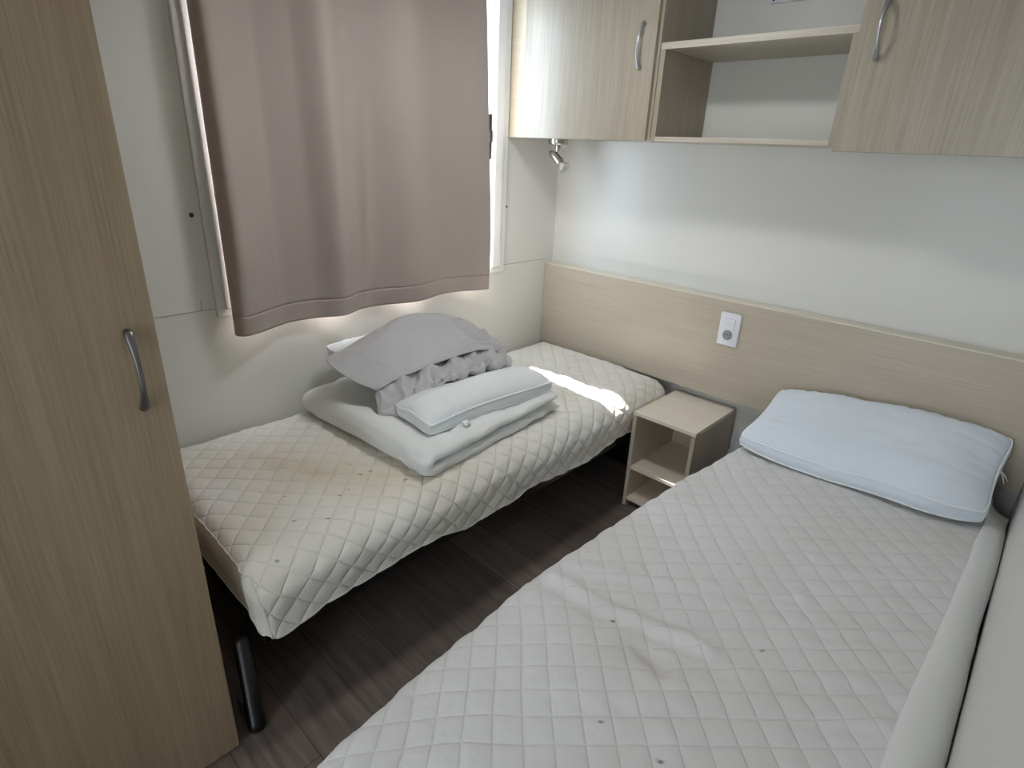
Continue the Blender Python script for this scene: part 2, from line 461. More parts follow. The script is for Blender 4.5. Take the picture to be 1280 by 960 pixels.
# ------------------------------------------------------------------ handles, wood boxes
def bow_handle(name, p0, p1, out, mt, parent, bow=0.03, width=0.0085):
    """arched pull with broad flattened ends from p0 to p1, bowing towards out"""
    p0, p1, out = Vector(p0), Vector(p1), Vector(out).normalized()
    pts, rad, fl = [], [], []
    n = 26
    for i in range(n + 1):
        t = i / n
        h = math.sin(PI * t) ** 0.75
        pts.append(p0.lerp(p1, t) + out * (0.004 + bow * h))
        e = abs(2 * t - 1)
        rad.append(width * (0.52 + 0.55 * e ** 2.2) * (0.55 if i in (0, n) else 1.0))
        fl.append(0.62 + 0.15 * e)
    bm = NB()
    side = (p1 - p0).normalized().cross(out)
    tube(bm, pts, rad, 14, fl, ref=out)
    for p in (p0, p1):
        d = (p1 - p0).normalized() * (0.006 if p is p0 else -0.006)
        lathe(bm, [(-0.001, 0.005), (0.012, 0.005)], p + d, out, 12)
    return obj(name, bm, mt, parent, True)

# ------------------------------------------------------------------ headboard
hb = thing('headboard', (W / 2, -0.035, 0.515), 'long pale oak headboard panel along the back wall behind both beds', 'headboard')
obj('panel', box(NB(), (0.002, -0.069, 0.515), (W - 0.002, -0.012, 0.945), 0.001), M['wood_head'], hb)
o = obj('top_trim', box(NB(), (0.002, -0.071, 0.9445), (W - 0.002, -0.002, 0.951), 0.002), M['trim'], hb)
o['label'] = 'pale edging strip'
obj('batten', box(NB(), (0.01, -0.012, 0.56), (W - 0.01, -0.002, 0.9445)), M['edge_dark'], hb)

# power socket on the headboard
sk = thing('power_socket', (1.045, -0.069, 0.827), 'white wall socket plate with switch on the headboard above the nightstand', 'socket')
bm = NB(); box(bm, (1.000, -0.0785, 0.755), (1.090, -0.069, 0.900), 0.006, 3)
obj('plate', bm, M['plate'], sk, True)
obj('module_frame', box(NB(), (1.021, -0.0805, 0.780), (1.069, -0.078, 0.876), 0.001), M['plate'], sk)
bm = NB(); box(bm, (1.0225, -0.0835, 0.853), (1.0675, -0.079, 0.875), 0.0015); obj('switch_rocker', bm, M['plate'], sk)
bm = NB(); box(bm, (1.0225, -0.082, 0.829), (1.0675, -0.079, 0.8515), 0.001); obj('blank_cover', bm, M['plate'], sk)
bm = NB(); lathe(bm, [(0, 0.0215), (0.002, 0.0215), (0.002, 0.019), (0.0006, 0.0185), (0.0005, 0.0)], (1.045, -0.0803, 0.805), (0, -1, 0), 32)
o = obj('socket_well', bm, M['plate_grey'], sk); o['label'] = 'grey round socket well'
for dx, dz, r in [(-0.0095, 0, 0.0026), (0.0095, 0, 0.0026), (0.0, 0.0, 0.0022), (0.0125, 0.011, 0.0026), (0.0125, -0.011, 0.0026)]:
    bm = NB(); lathe(bm, [(0, r), (0.0006, r)], (1.045 + dx, -0.0812, 0.805 + dz), (0, -1, 0), 12)
    obj('pin_hole', bm, M['black'], sk)

# ------------------------------------------------------------------ wall cabinets
YD = -0.372           # carcass front
cl = thing('wall_cabinet', (0.37, -0.19, 1.545), 'pale oak wall cabinet with one door, beside the window above the far bed', 'cabinet')
bm = NB()
box(bm, (0.002, YD, 1.549), (0.732, -0.001, 1.567)); box(bm, (0.002, YD, 1.567), (0.02, -0.001, 2.17)); box(bm, (0.714, YD, 1.567), (0.732, -0.001, 2.17))
box(bm, (0.02, -0.008, 1.567), (0.714, -0.001, 2.17)); box(bm, (0.002, YD, 2.17), (0.732, -0.001, 2.198))
obj('carcass', bm, M['wood_z'], cl)
o = obj('filler_strip', box(NB(), (0.002, YD - 0.012, 1.547), (0.089, YD + 0.001, 2.196), 0.001), M['wood_strip'], cl); o['label'] = 'lighter strip with level grain'
d = obj('door', box(NB(), (0.091, YD - 0.019, 1.546), (0.722, YD - 0.001, 2.16), 0.0015), M['wood_z'], cl)
bow_handle('handle', (0.668, YD - 0.019, 1.785), (0.668, YD - 0.019, 1.935), (0, -1, 0), M['satin'], d)

cr = thing('wall_cabinet', (1.74, -0.19, 1.53), 'pale oak wall cabinet with one door, at the right above the near bed', 'cabinet')
bm = NB()
box(bm, (1.384, YD, 1.549), (W - 0.002, -0.001, 1.567)); box(bm, (1.384, YD, 1.567), (1.402, -0.001, 2.17)); box(bm, (W - 0.02, YD, 1.567), (W - 0.002, -0.001, 2.17))
box(bm, (1.402, -0.008, 1.567), (W - 0.02, -0.001, 2.17)); box(bm, (1.384, YD, 2.17), (W - 0.002, -0.001, 2.198))
obj('carcass', bm, M['wood_z'], cr)
d = obj('door', box(NB(), (1.380, YD - 0.021, 1.530), (W - 0.004, YD - 0.001, 2.17), 0.0015), M['wood_z'], cr)
bow_handle('handle', (1.440, YD - 0.021, 1.768), (1.440, YD - 0.021, 1.918), (0, -1, 0), M['satin'], d)

sh = thing('open_shelf', (1.06, -0.19, 1.545), 'open box shelf of pale oak between the two wall cabinets', 'shelf')
obj('side_panel', box(NB(), (0.734, YD, 1.546), (0.754, -0.001, 1.845), 0.0008), M['wood_z'], sh)
obj('side_panel', box(NB(), (1.360, YD, 1.546), (1.3825, -0.001, 1.845), 0.0008), M['wood_z'], sh)
obj('bottom_board', box(NB(), (0.754, YD, 1.546), (1.360, -0.001, 1.562), 0.0008), M['wood_edge'], sh)
obj('top_board', box(NB(), (0.734, YD, 1.845), (1.3825, -0.001, 1.867), 0.0008), M['wood_edge'], sh)
obj('back_panel', box(NB(), (0.754, -0.006, 1.562), (1.360, -0.001, 1.845)), M['wall'], sh)

# small plate on the wall above the shelf
pl = thing('wall_plate', (1.02, -0.001, 2.06), 'white plate with dark screws on the wall in the gap above the open shelf', 'plate')
obj('cover', box(NB(), (0.943, -0.012, 2.022), (1.105, -0.0005, 2.10), 0.004), M['plate'], pl)
for px in (0.956, 1.092):
    bm = NB(); lathe(bm, [(0, 0.005), (0.0015, 0.005), (0.0016, 0)], (px, -0.012, 2.034), (0, -1, 0), 14); obj('screw_head', bm, M['black'], pl)

# spot lamp under the left cabinet
sp = thing('spot_lamp', (0.146, -0.2, 1.549), 'small chrome spot lamp fixed under the left wall cabinet', 'lamp')
L0 = Vector((0.146, -0.2, 1.549))
bm = NB(); lathe(bm, [(0, 0.045), (0.020, 0.045), (0.025, 0.042), (0.027, 0.02), (0.0275, 0)], L0, (0, 0, -1), 36); obj('base', bm, M['chrome'], sp, False)
bm = NB(); lathe(bm, [(0.012, 0.0135), (0.042, 0.0125), (0.056, 0.0095), (0.06, 0.004)], L0, (0, 0, -1), 20); obj('stem', bm, M['chrome'], sp, True)
hd = Vector((0.79, 0.10, -0.60)).normalized(); h0 = Vector((0.108, -0.205, 1.492))
bm = NB(); lathe(bm, [(-0.004, 0.004), (-0.002, 0.009), (0.006, 0.014), (0.022, 0.0175), (0.045, 0.0195), (0.072, 0.020), (0.076, 0.019), (0.076, 0.012), (0.07, 0.011)], h0, hd, 28)
obj('lamp_head', bm, M['chrome'], sp, True)
bm = NB(); lathe(bm, [(0.072, 0.011), (0.084, 0.014), (0.096, 0.021), (0.108, 0.029), (0.112, 0.030), (0.111, 0.027), (0.100, 0.018), (0.094, 0.0)], h0, hd, 28)
bulbm = mat('bulb_glass', srgb(225, 225, 222), 0.08, metal=0.55)
o = obj('reflector_bulb', bm, bulbm, sp, True); o['label'] = 'flared glass halogen bulb'

# ------------------------------------------------------------------ nightstand
ns = thing('nightstand', (0.976, -0.2, 0.0), 'small open pale oak nightstand between the two beds', 'nightstand')
nx0, nx1, ny0, ny1, nz = 0.831, 1.121, -0.394, -0.022, 0.4706
obj('side_panel', box(NB(), (nx0, ny0, 0.0), (nx0 + 0.017, ny1, nz - 0.016), 0.0008), M['wood_ns_z'], ns)
obj('side_panel', box(NB(), (nx1 - 0.017, ny0, 0.0), (nx1, ny1, nz - 0.016), 0.0008), M['wood_ns_z'], ns)
obj('top_board', box(NB(), (nx0, ny0, nz - 0.016), (nx1, ny1, nz), 0.0008), M['wood_ns'], ns)
obj('shelf', box(NB(), (nx0 + 0.017, ny0 + 0.004, 0.19), (nx1 - 0.017, ny1, 0.206), 0.0008), M['wood_ns'], ns)
obj('bottom_board', box(NB(), (nx0 + 0.017, ny0 + 0.004, 0.03), (nx1 - 0.017, ny1, 0.046), 0.0008), M['wood_ns'], ns)
obj('back_panel', box(NB(), (nx0 + 0.017, ny1 - 0.006, 0.0), (nx1 - 0.017, ny1, nz - 0.016)), M['wood_ns_z'], ns)
bm = NB(); lathe(bm, [(0, 0.004), (0.0008, 0.004), (0.0009, 0)], (nx1, ny0 + 0.028, nz - 0.012), (1, 0, 0), 12); obj('dowel_hole', bm, M['black'], ns)

# ------------------------------------------------------------------ wardrobe
wr = thing('wardrobe', (0.4, -2.55, 0.0), 'tall brown oak wardrobe in the left foreground at the foot of the far bed', 'wardrobe')
bm = NB()
box(bm, (0.004, -2.138, 0.0), (0.762, -2.122, 2.17)); box(bm, (0.004, -2.985, 0.0), (0.762, -2.969, 2.17)); box(bm, (0.004, -2.969, 0.0), (0.012, -2.138, 2.17))
box(bm, (0.012, -2.969, 2.154), (0.762, -2.138, 2.17)); box(bm, (0.012, -2.969, 0.04), (0.762, -2.138, 0.056)); box(bm, (0.70, -2.969, 0.0), (0.715, -2.138, 0.04))
obj('carcass', bm, M['wood_wardrobe'], wr)
d = obj('door', box(NB(), (0.764, -2.985, 0.012), (0.784, -2.120, 2.165), 0.0015), M['wood_wardrobe'], wr)
bow_handle('handle', (0.784, -2.168, 1.005), (0.784, -2.168, 1.165), (1, 0, 0), M['gun'], d, bow=0.032, width=0.0095)

# ------------------------------------------------------------------ curtain
cp = np.array([(0.026, -1.702), (0.062, -1.712), (0.086, -1.694), (0.080, -1.645), (0.050, -1.563), (0.036, -1.514), (0.042, -1.419), (0.074, -1.317), (0.030, -1.213), (0.030, -1.119),
               (0.062, -0.998), (0.064, -0.916), (0.034, -0.79), (0.040, -0.702), (0.072, -0.615), (0.082, -0.560)])
base = crom(cp, 260)
zb, zt = 0.888, 2.15
NZ = 150
zs = np.linspace(zb, zt, NZ)
V = np.zeros((260, NZ, 3))
yy = base[:, 1]
tt = (zs - zb) / (zt - zb)
smooth_x = np.convolve(np.pad(base[:, 0], 20, mode='edge'), np.ones(41) / 41, 'valid')
for j, z in enumerate(zs):
    t = tt[j]
    k = 1 - 0.15 * t
    shift = 0.012 * np.sin(t * 2.2 + yy * 3.0)
    ysh = yy + shift * (1 - np.abs((yy - yy.mean()) / 0.6) ** 2).clip(0)
    fold = (base[:, 0] - smooth_x) * (1.08 + 0.95 * min(t / 0.2, 1.0) - 0.35 * t) + smooth_x + 0.016 * min(t / 0.2, 1.0)
    mod = 0.006 * t * np.sin(yy * 17.5 + 0.6) + 0.003 * vnoise(yy * 6, t * 2.5, 0, 5)
    x = fold * k + 0.010 * t + mod
    # pinch line where the hem is stitched
    x = x - 0.0022 * math.exp(-((z - 0.952) / 0.004) ** 2)
    # one diagonal crease in the middle of the drop
    x = x + 0.010 * np.exp(-((yy - (-1.17 + 0.10 * (t - 0.25))) / 0.022) ** 2) * math.exp(-((t - 0.25) / 0.20) ** 2)
    V[:, j, 0] = np.maximum(x, 0.023); V[:, j, 1] = ysh - 0.070 * t * np.clip((yy + 1.3) / 0.75, 0, 1); V[:, j, 2] = z - 0.004 * np.exp(-((yy + 1.69) / 0.10) ** 2) * (1 - t)
top_stretch = np.interp(tt, [0, 1], [0, 1])
V[:, :, 1] += (0.0 * top_stretch)[None, :]
ct = thing('curtain', (0.06, -1.14, zb), 'taupe curtain hanging closed over the window above the far bed', 'curtain')
jh = int(np.argmin(np.abs(zs - 0.952)))
me, _ = grid_mesh('cloth', V[:, jh:])
o = link('cloth', me, M['curtain'], ct, True)
md = o.modifiers.new('thick', 'SOLIDIFY'); md.thickness = 0.0016; md.offset = 0
me, _ = grid_mesh('hem', V[:, :jh + 1])
o = link('hem', me, M['curtain'], ct, True)
md = o.modifiers.new('thick', 'SOLIDIFY'); md.thickness = 0.0024; md.offset = 0
rail = thing('curtain_rail', (0.06, -1.14, 2.15), 'white curtain rail above the window', 'curtain rail')
obj('rail', box(NB(), (0.04, -1.80, 2.15), (0.08, -0.46, 2.17), 0.004), M['pvc'], rail)
for y in (-1.7, -1.14, -0.56): obj('bracket', box(NB(), (0.0, y - 0.015, 2.15), (0.045, y + 0.015, 2.19), 0.003), M['pvc'], rail)

# ------------------------------------------------------------------ beds
G = 0.0806 / 12
def quilt(a, b, s=0.057):
    u = (a + b) / math.sqrt(2); v = (a - b) / math.sqrt(2)
    su, sv = np.abs(np.sin(PI * u / s)), np.abs(np.sin(PI * v / s))
    return (np.minimum(su, sv) ** 0.42) * 0.7 + 0.3 * np.sqrt(su * sv)

def drape(x0, x1, y0, y1, zt, re, drop, quilted_plus, hemfn=None, topfn=None, puff=0.0042, seed=0, bed='a'):
    """fitted cover over a mattress: flat sheet coordinates (a, b) laid over a rounded box.
    re, drop: dict of W/E/S/N edge radius and hem drop"""
    mx = {k: drop[k] - re[k] + re[k] * PI / 2 for k in 'WESN'}
    A0, A1 = x0 + re['W'] - mx['W'], x1 - re['E'] + mx['E']
    B0, B1 = y0 + re['S'] - mx['S'], y1 - re['N'] + mx['N']
    a = np.arange(math.floor(A0 / G), math.ceil(A1 / G) + 1) * G
    b = np.arange(math.floor(B0 / G), math.ceil(B1 / G) + 1) * G
    a[0], a[-1], b[0], b[-1] = A0, A1, B0, B1
    A, B = np.meshgrid(a, b, indexing='ij')
    ca, cb = np.clip(A, x0 + re['W'], x1 - re['E']), np.clip(B, y0 + re['S'], y1 - re['N'])
    ox, oy = A - ca, B - cb
    rx = np.where(ox > 0, re['E'], re['W']); ry = np.where(oy > 0, re['N'], re['S'])
    Mx = np.where(ox > 0, mx['E'], mx['W']); My = np.where(oy > 0, mx['N'], mx['S'])
    Dx = np.where(ox > 0, drop['E'], drop['W']); Dy = np.where(oy > 0, drop['N'], drop['S'])
    el = np.sqrt(ox ** 2 + oy ** 2); sf = np.maximum(el, 1e-9)
    wx = ox ** 2 / sf ** 2; wy = 1 - wx
    r = np.where(el > 0, wx * rx + wy * ry, 0.05)
    D = np.where(el > 0, wx * Dx + wy * Dy, 0.1)
    m = np.maximum(np.abs(ox) / Mx, np.abs(oy) / My)            # 0..1 to the hem
    D = D + (hemfn(A, B, ox, oy) if hemfn else 0)
    Ltot = D - r + r * PI / 2
    L = m * Ltot
    ang = np.minimum(L / r, PI / 2)
    horiz = r * np.sin(ang); vert = r * (1 - np.cos(ang)) + np.maximum(L - r * PI / 2, 0)
    dx, dy = ox / sf, oy / sf
    X = ca + dx * horiz; Y = cb + dy * horiz; Z = zt - vert
    # soften: hem a touch further in
    inward = 0.012 * np.clip((L - r * 1.2) / 0.1, 0, 1) ** 2
    X -= dx * inward; Y -= dy * inward
    if topfn is not None: Z = Z + topfn(A, B, X, Y) * np.clip(1 - vert / 0.12, 0, 1)
    V = np.stack([X, Y, Z], -1)
    n = normals_of(V)
    n *= np.sign(n[n.shape[0] // 2, n.shape[1] // 2, 2])
    side = np.clip(vert / 0.06, 0, 1)
    h = quilt(A, B) * puff * (1 + 0.15 * side)
    h = h + 0.0022 * fbm(A * 14, B * 14, 0, seed, 3) + 0.0028 * side * fbm(A * 16 + 3, B * 11, Z * 6, seed + 5, 3)
    q = quilted_plus(A, B, ox, oy, V)
    h = np.where(q, h, 0.003 * fbm(A * 7, B * 7, 0, seed + 9, 3))
    V = V + n * h[..., None]
    return A, B, V, q, ox, oy, vert

def attr(me, name, val):
    at = me.attributes.new(name, 'FLOAT', 'POINT'); at.data.foreach_set('value', np.asarray(val, np.float32))

def spots(V, pts, r):
    d = np.zeros(V.shape[:2])
    for k, (x, y) in enumerate(pts):
        rr = r * (0.75 + 0.5 * ((k * 37) % 10) / 10)
        d = np.maximum(d, np.clip(1.6 - 1.6 * np.hypot(V[..., 0] - x, V[..., 1] - y) / rr, 0, 1) * (V[..., 2] > 0.3))
    return d

def blob(V, x, y, rx, ry, rot=0.0):
    c, s = math.cos(rot), math.sin(rot)
    dx, dy = V[..., 0] - x, V[..., 1] - y
    return np.exp(-((dx * c + dy * s) / rx) ** 2 - ((-dx * s + dy * c) / ry) ** 2)

def ridge(X, Y, P, w):
    """gaussian ridge along a polyline"""
    best = np.full(X.shape, 1e9)
    for (x0, y0), (x1, y1) in zip(P, P[1:]):
        dx, dy = x1 - x0, y1 - y0; l2 = dx * dx + dy * dy
        t = np.clip(((X - x0) * dx + (Y - y0) * dy) / l2, 0, 1)
        best = np.minimum(best, np.hypot(X - x0 - t * dx, Y - y0 - t * dy))
    return np.exp(-(best / w) ** 2)

def hem_tube(name, line, r, m, parent):
    bm = NB(); tube(bm, [tuple(p) for p in line], r, 6); return obj(name, bm, m, parent, True)

def bed_frame(root, x0, x1, y0, y1, zf, legs):
    bm = NB()
    for a, b in [((x0, y0, zf - 0.05), (x0 + 0.03, y1, zf)), ((x1 - 0.03, y0, zf - 0.05), (x1, y1, zf)), ((x0, y0, zf - 0.05), (x1, y0 + 0.03, zf)), ((x0, y1 - 0.03, zf - 0.05), (x1, y1, zf))]:
        box(bm, a, b, 0.004)
    f = obj('frame', bm, M['steel_black'], root)
    for i in range(9):
        y = y0 + 0.12 + i * (y1 - y0 - 0.24) / 8
        obj('slat', box(NB(), (x0 + 0.02, y - 0.03, zf - 0.015), (x1 - 0.02, y + 0.03, zf - 0.004), 0.003), M['steel_black'], root)
    for (x, y) in legs:
        bm = NB(); lathe(bm, [(0.0, 0.020), (0.004, 0.0235), (0.03, 0.0235), (0.031, 0.021), (zf - 0.02, 0.021)], (x, y, 0), (0, 0, 1), 20)
        obj('leg', bm, M['steel_black'], root, True)
    bm = NB(); box(bm, (x0 + 0.02, y1 - 0.02, 0.03), (x1 - 0.02, y1 - 0.012, zf - 0.03), 0.003); obj('shade_plate', bm, M['steel_black'], root)  # black sheet added for the shade under the bed's head end
    return f

# ---- far bed
b1 = thing('single_bed', (0.42, -1.0, 0.0), 'far single bed under the window with a stained cream quilted cover, carrying the folded bedding', 'bed')
bx0, bx1, by0, by1, bz = 0.03, 0.822, -2.035, -0.082, 0.528
mb = NB(); box(mb, (bx0 + 0.02, by0 + 0.03, 0.35), (bx1 - 0.03, by1 - 0.02, bz - 0.025), 0.05, 4)
obj('mattress', mb, M['mattress'], b1, True)
f = bed_frame(b1, 0.05, 0.79, -2.02, -0.11, 0.345, [(0.755, -2.062), (0.085, -2.0), (0.755, -0.20), (0.085, -0.20)])
bm = NB(); box(bm, (0.70, -2.085, 0.03), (0.735, -2.075, 0.09), 0.002); box(bm, (0.70, -2.085, 0.03), (0.735, -2.05, 0.036), 0.002)
obj('foot_bracket', bm, M['gun'], b1)
re1 = dict(W=0.05, E=0.095, S=0.045, N=0.05); dr1 = dict(W=0.15, E=0.185, S=0.165, N=0.13)
def hem1(A, B, ox, oy):
    h = 0.012 * vnoise(B * 6, A * 3, 0, 3) + 0.006 * vnoise(B * 17, A * 5, 0, 4)
    h = h + 0.030 * np.exp(-((B + 2.0) / 0.16) ** 2) * (ox > 0)
    h = h - 0.030 * np.clip((B + 0.75) / 0.6, 0, 1) * (ox > 0)
    return h
CR1 = [(0.245, -1.785), (0.345, -1.751), (0.455, -1.753), (0.517, -1.733), (0.566, -1.693)]
def top1(A, B, X, Y):
    h = 0.006 * fbm(X * 3, Y * 3, 0, 21, 2) + 0.010 * np.exp(-((X - 0.35) / 0.35) ** 2)
    h = h + 0.007 * ridge(X, Y, CR1, 0.028) - 0.005 * ridge(X, Y - 0.045, CR1, 0.03)
    return h
A, B, V, q, ox, oy, vert = drape(bx0, bx1, by0, by1, bz, re1, dr1,
    lambda A, B, ox, oy, V: (oy > -0.046) , hem1, top1, 0.0052, 1)
qf = q[:-1, :-1] & q[1:, :-1] & q[1:, 1:] & q[:-1, 1:]
me, used = grid_mesh('quilted_cover', V, qf)
st = 0.42 * blob(V, 0.55, -1.62, 0.17, 0.10, 0.5) + 0.4 * blob(V, 0.40, -1.74, 0.14, 0.05, 0.3) + 0.35 * blob(V, 0.66, -1.45, 0.12, 0.2) + 0.12 + 0.10 * fbm(V[..., 0] * 5, V[..., 1] * 5, 0, 31)
attr(me, 'stain_shade', np.clip(st, 0, 1).reshape(-1)[used])
SP1 = [(0.574, -1.601), (0.583, -1.592), (0.514, -1.587), (0.64, -1.664), (0.664, -1.851), (0.719, -1.78), (0.773, -1.955), (0.705, -1.507), (0.588, -1.557), (0.644, -1.698), (0.542, -1.821)]
attr(me, 'cloth_a', A.reshape(-1)[used]); attr(me, 'cloth_b', B.reshape(-1)[used])
attr(me, 'dirt', spots(V, SP1, 0.005).reshape(-1)[used])
o = link('quilted_cover', me, M['quilt_a'], b1, True)
me, used = grid_mesh('cover_skirt', V, ~qf)
sk_ = link('cover_skirt', me, M['skirt'], b1, True); sk_['label'] = 'plain unquilted skirt at the foot of the cover'
jb = int(np.argmax(q[q.shape[0] // 2]))
hem_tube('seam_piping', V[:, jb], 0.0026, M['pipe_cream'], b1)
hem_tube('hem_binding', V[-1, :], 0.0028, M['pipe_cream'], b1)
hem_tube('hem_binding', V[:, 0], 0.0024, M['pipe_cream'], b1)

# ---- near bed
b2 = thing('single_bed', (1.66, -1.1, 0.0), 'near single bed against the right wall with a white quilted cover, in the foreground', 'bed')
cx0, cx1, cy0, cy1, cz = 1.238, 2.085, -2.17, -0.105, 0.497
mb = NB(); box(mb, (cx0 + 0.025, cy0 + 0.03, 0.33), (cx1 - 0.03, cy1 - 0.02, cz - 0.025), 0.05, 4)
obj('mattress', mb, M['mattress'], b2, True)
bed_frame(b2, 1.27, 2.05, -2.12, -0.13, 0.325, [(1.31, -2.08), (2.01, -2.08), (1.31, -0.18), (2.01, -0.18)])
re2 = dict(W=0.04, E=0.055, S=0.05, N=0.05); dr2 = dict(W=0.16, E=0.11, S=0.16, N=0.13)
CR2 = [[(1.321, -1.402), (1.469, -1.306), (1.751, -1.079)], [(1.283, -1.481), (1.421, -1.473), (1.562, -1.429), (1.658, -1.409)], [(1.573, -1.512), (1.629, -1.526)],
       [(1.553, -1.378), (1.785, -1.179), (1.998, -1.027)], [(1.454, -1.225), (1.709, -0.955), (2.005, -0.776)], [(1.636, -1.632), (1.868, -1.42), (1.987, -1.333)],
       [(1.738, -1.42), (1.912, -1.268), (2.006, -1.226)]]
def hem2(A, B, ox, oy):
    return 0.012 * vnoise(B * 8, A * 3, 0, 8) * (ox < 0)
def top2(A, B, X, Y):
    h = 0.006 * fbm(X * 3, Y * 3, 0, 41, 2)
    for k, P in enumerate(CR2):
        h = h + (0.011, 0.013, -0.015, 0.009, 0.007, 0.009, 0.008)[k] * ridge(X, Y, P, 0.022)
        h = h - (0.007, 0.008, 0, 0.006, 0.004, 0.006, 0.005)[k] * ridge(X + 0.02, Y + 0.028, P, 0.025)
    # the edge runs unevenly
    return h
A, B, V, q, ox, oy, vert = drape(cx0, cx1, cy0, cy1, cz, re2, dr2,
    lambda A, B, ox, oy, V: A < 2.045, hem2, top2, 0.0048, 11)
# slight wander of the aisle-side edge
edge = np.clip((1.45 - V[..., 0]) / 0.2, 0, 1)
V[..., 0] += edge * (np.interp(V[..., 1], [-2.2, -2.1, -1.9, -1.6, -1.4, -1.1, -0.75, -0.45, -0.1], [0.055, 0.052, 0.026, 0.004, -0.006, 0.008, 0.018, 0.055, 0.07]) + 0.004 * vnoise(V[..., 1] * 14, 0, 0, 77))
qf = q[:-1, :-1] & q[1:, :-1] & q[1:, 1:] & q[:-1, 1:]
me, used = grid_mesh('quilted_cover', V, qf)
st = 0.10 + 0.12 * fbm(V[..., 0] * 4, V[..., 1] * 4, 0, 33) + 0.35 * blob(V, 1.6, -1.52, 0.08, 0.03, 0.3) + 0.3 * blob(V, 1.99, -0.5, 0.06, 0.06)  # random tone, a darker dimple, and the pillow's shadow painted in near the wall
attr(me, 'stain_shade', np.clip(st, 0, 1).reshape(-1)[used])
SP2 = [(1.398, -1.656), (1.753, -1.319), (1.59, -1.072), (1.607, -1.72), (1.724, -1.706), (1.471, -1.486)]
attr(me, 'cloth_a', A.reshape(-1)[used]); attr(me, 'cloth_b', B.reshape(-1)[used])
attr(me, 'dirt', spots(V, SP2, 0.0048).reshape(-1)[used])
link('quilted_cover', me, M['quilt_b'], b2, True)
hem_tube('hem_binding', V[0, :], 0.003, M['pipe_cream'], b2)
hem_tube('hem_binding', V[:, 0], 0.003, M['pipe_cream'], b2)
# plain roll of the cover's skirt along the right wall
ys = np.linspace(-2.15, -0.16, 220)
Rl = np.zeros((26, 220, 3))
for j, y in enumerate(ys):
    t = (y + 2.15) / 1.99
    left = np.interp(y, [-2.15, -1.45, -1.15, -0.62, -0.40, -0.16], [1.995, 2.006, 2.014, 2.030, 2.036, 2.040])
    right = 2.0965 + 0.0015 * math.sin(y * 9)
    hgt = np.interp(y, [-2.15, -1.2, -0.6, -0.35, -0.16], [0.020, 0.017, 0.010, 0.004, -0.03]) + 0.002 * math.sin(y * 7)
    for i in range(26):
        s = i / 25
        ang = PI * (1.12 - 1.12 * s)      # from tucked in on the left over to the wall
        c = (left + right) / 2; rr = (right - left) / 2
        x = c + rr * math.cos(ang) if s > 0.0 else left
        z = 0.500 + (hgt + 0.010) * max(math.sin(ang), -0.25) - 0.040 * s ** 2
        Rl[i, j] = (x, y, z)
Rl += normals_of(Rl) * (0.002 * fbm(Rl[..., 0] * 20, Rl[..., 1] * 6, 0, 51))[..., None]
Rl[..., 0] = np.minimum(Rl[..., 0], 2.098)
me, _ = grid_mesh('cover_skirt', Rl)
o = link('cover_skirt', me, M['skirt_white'], b2, True); o['label'] = 'smooth plain skirt rolled along the wall'
md = o.modifiers.new('thick', 'SOLIDIFY'); md.thickness = 0.003; md.offset = -1

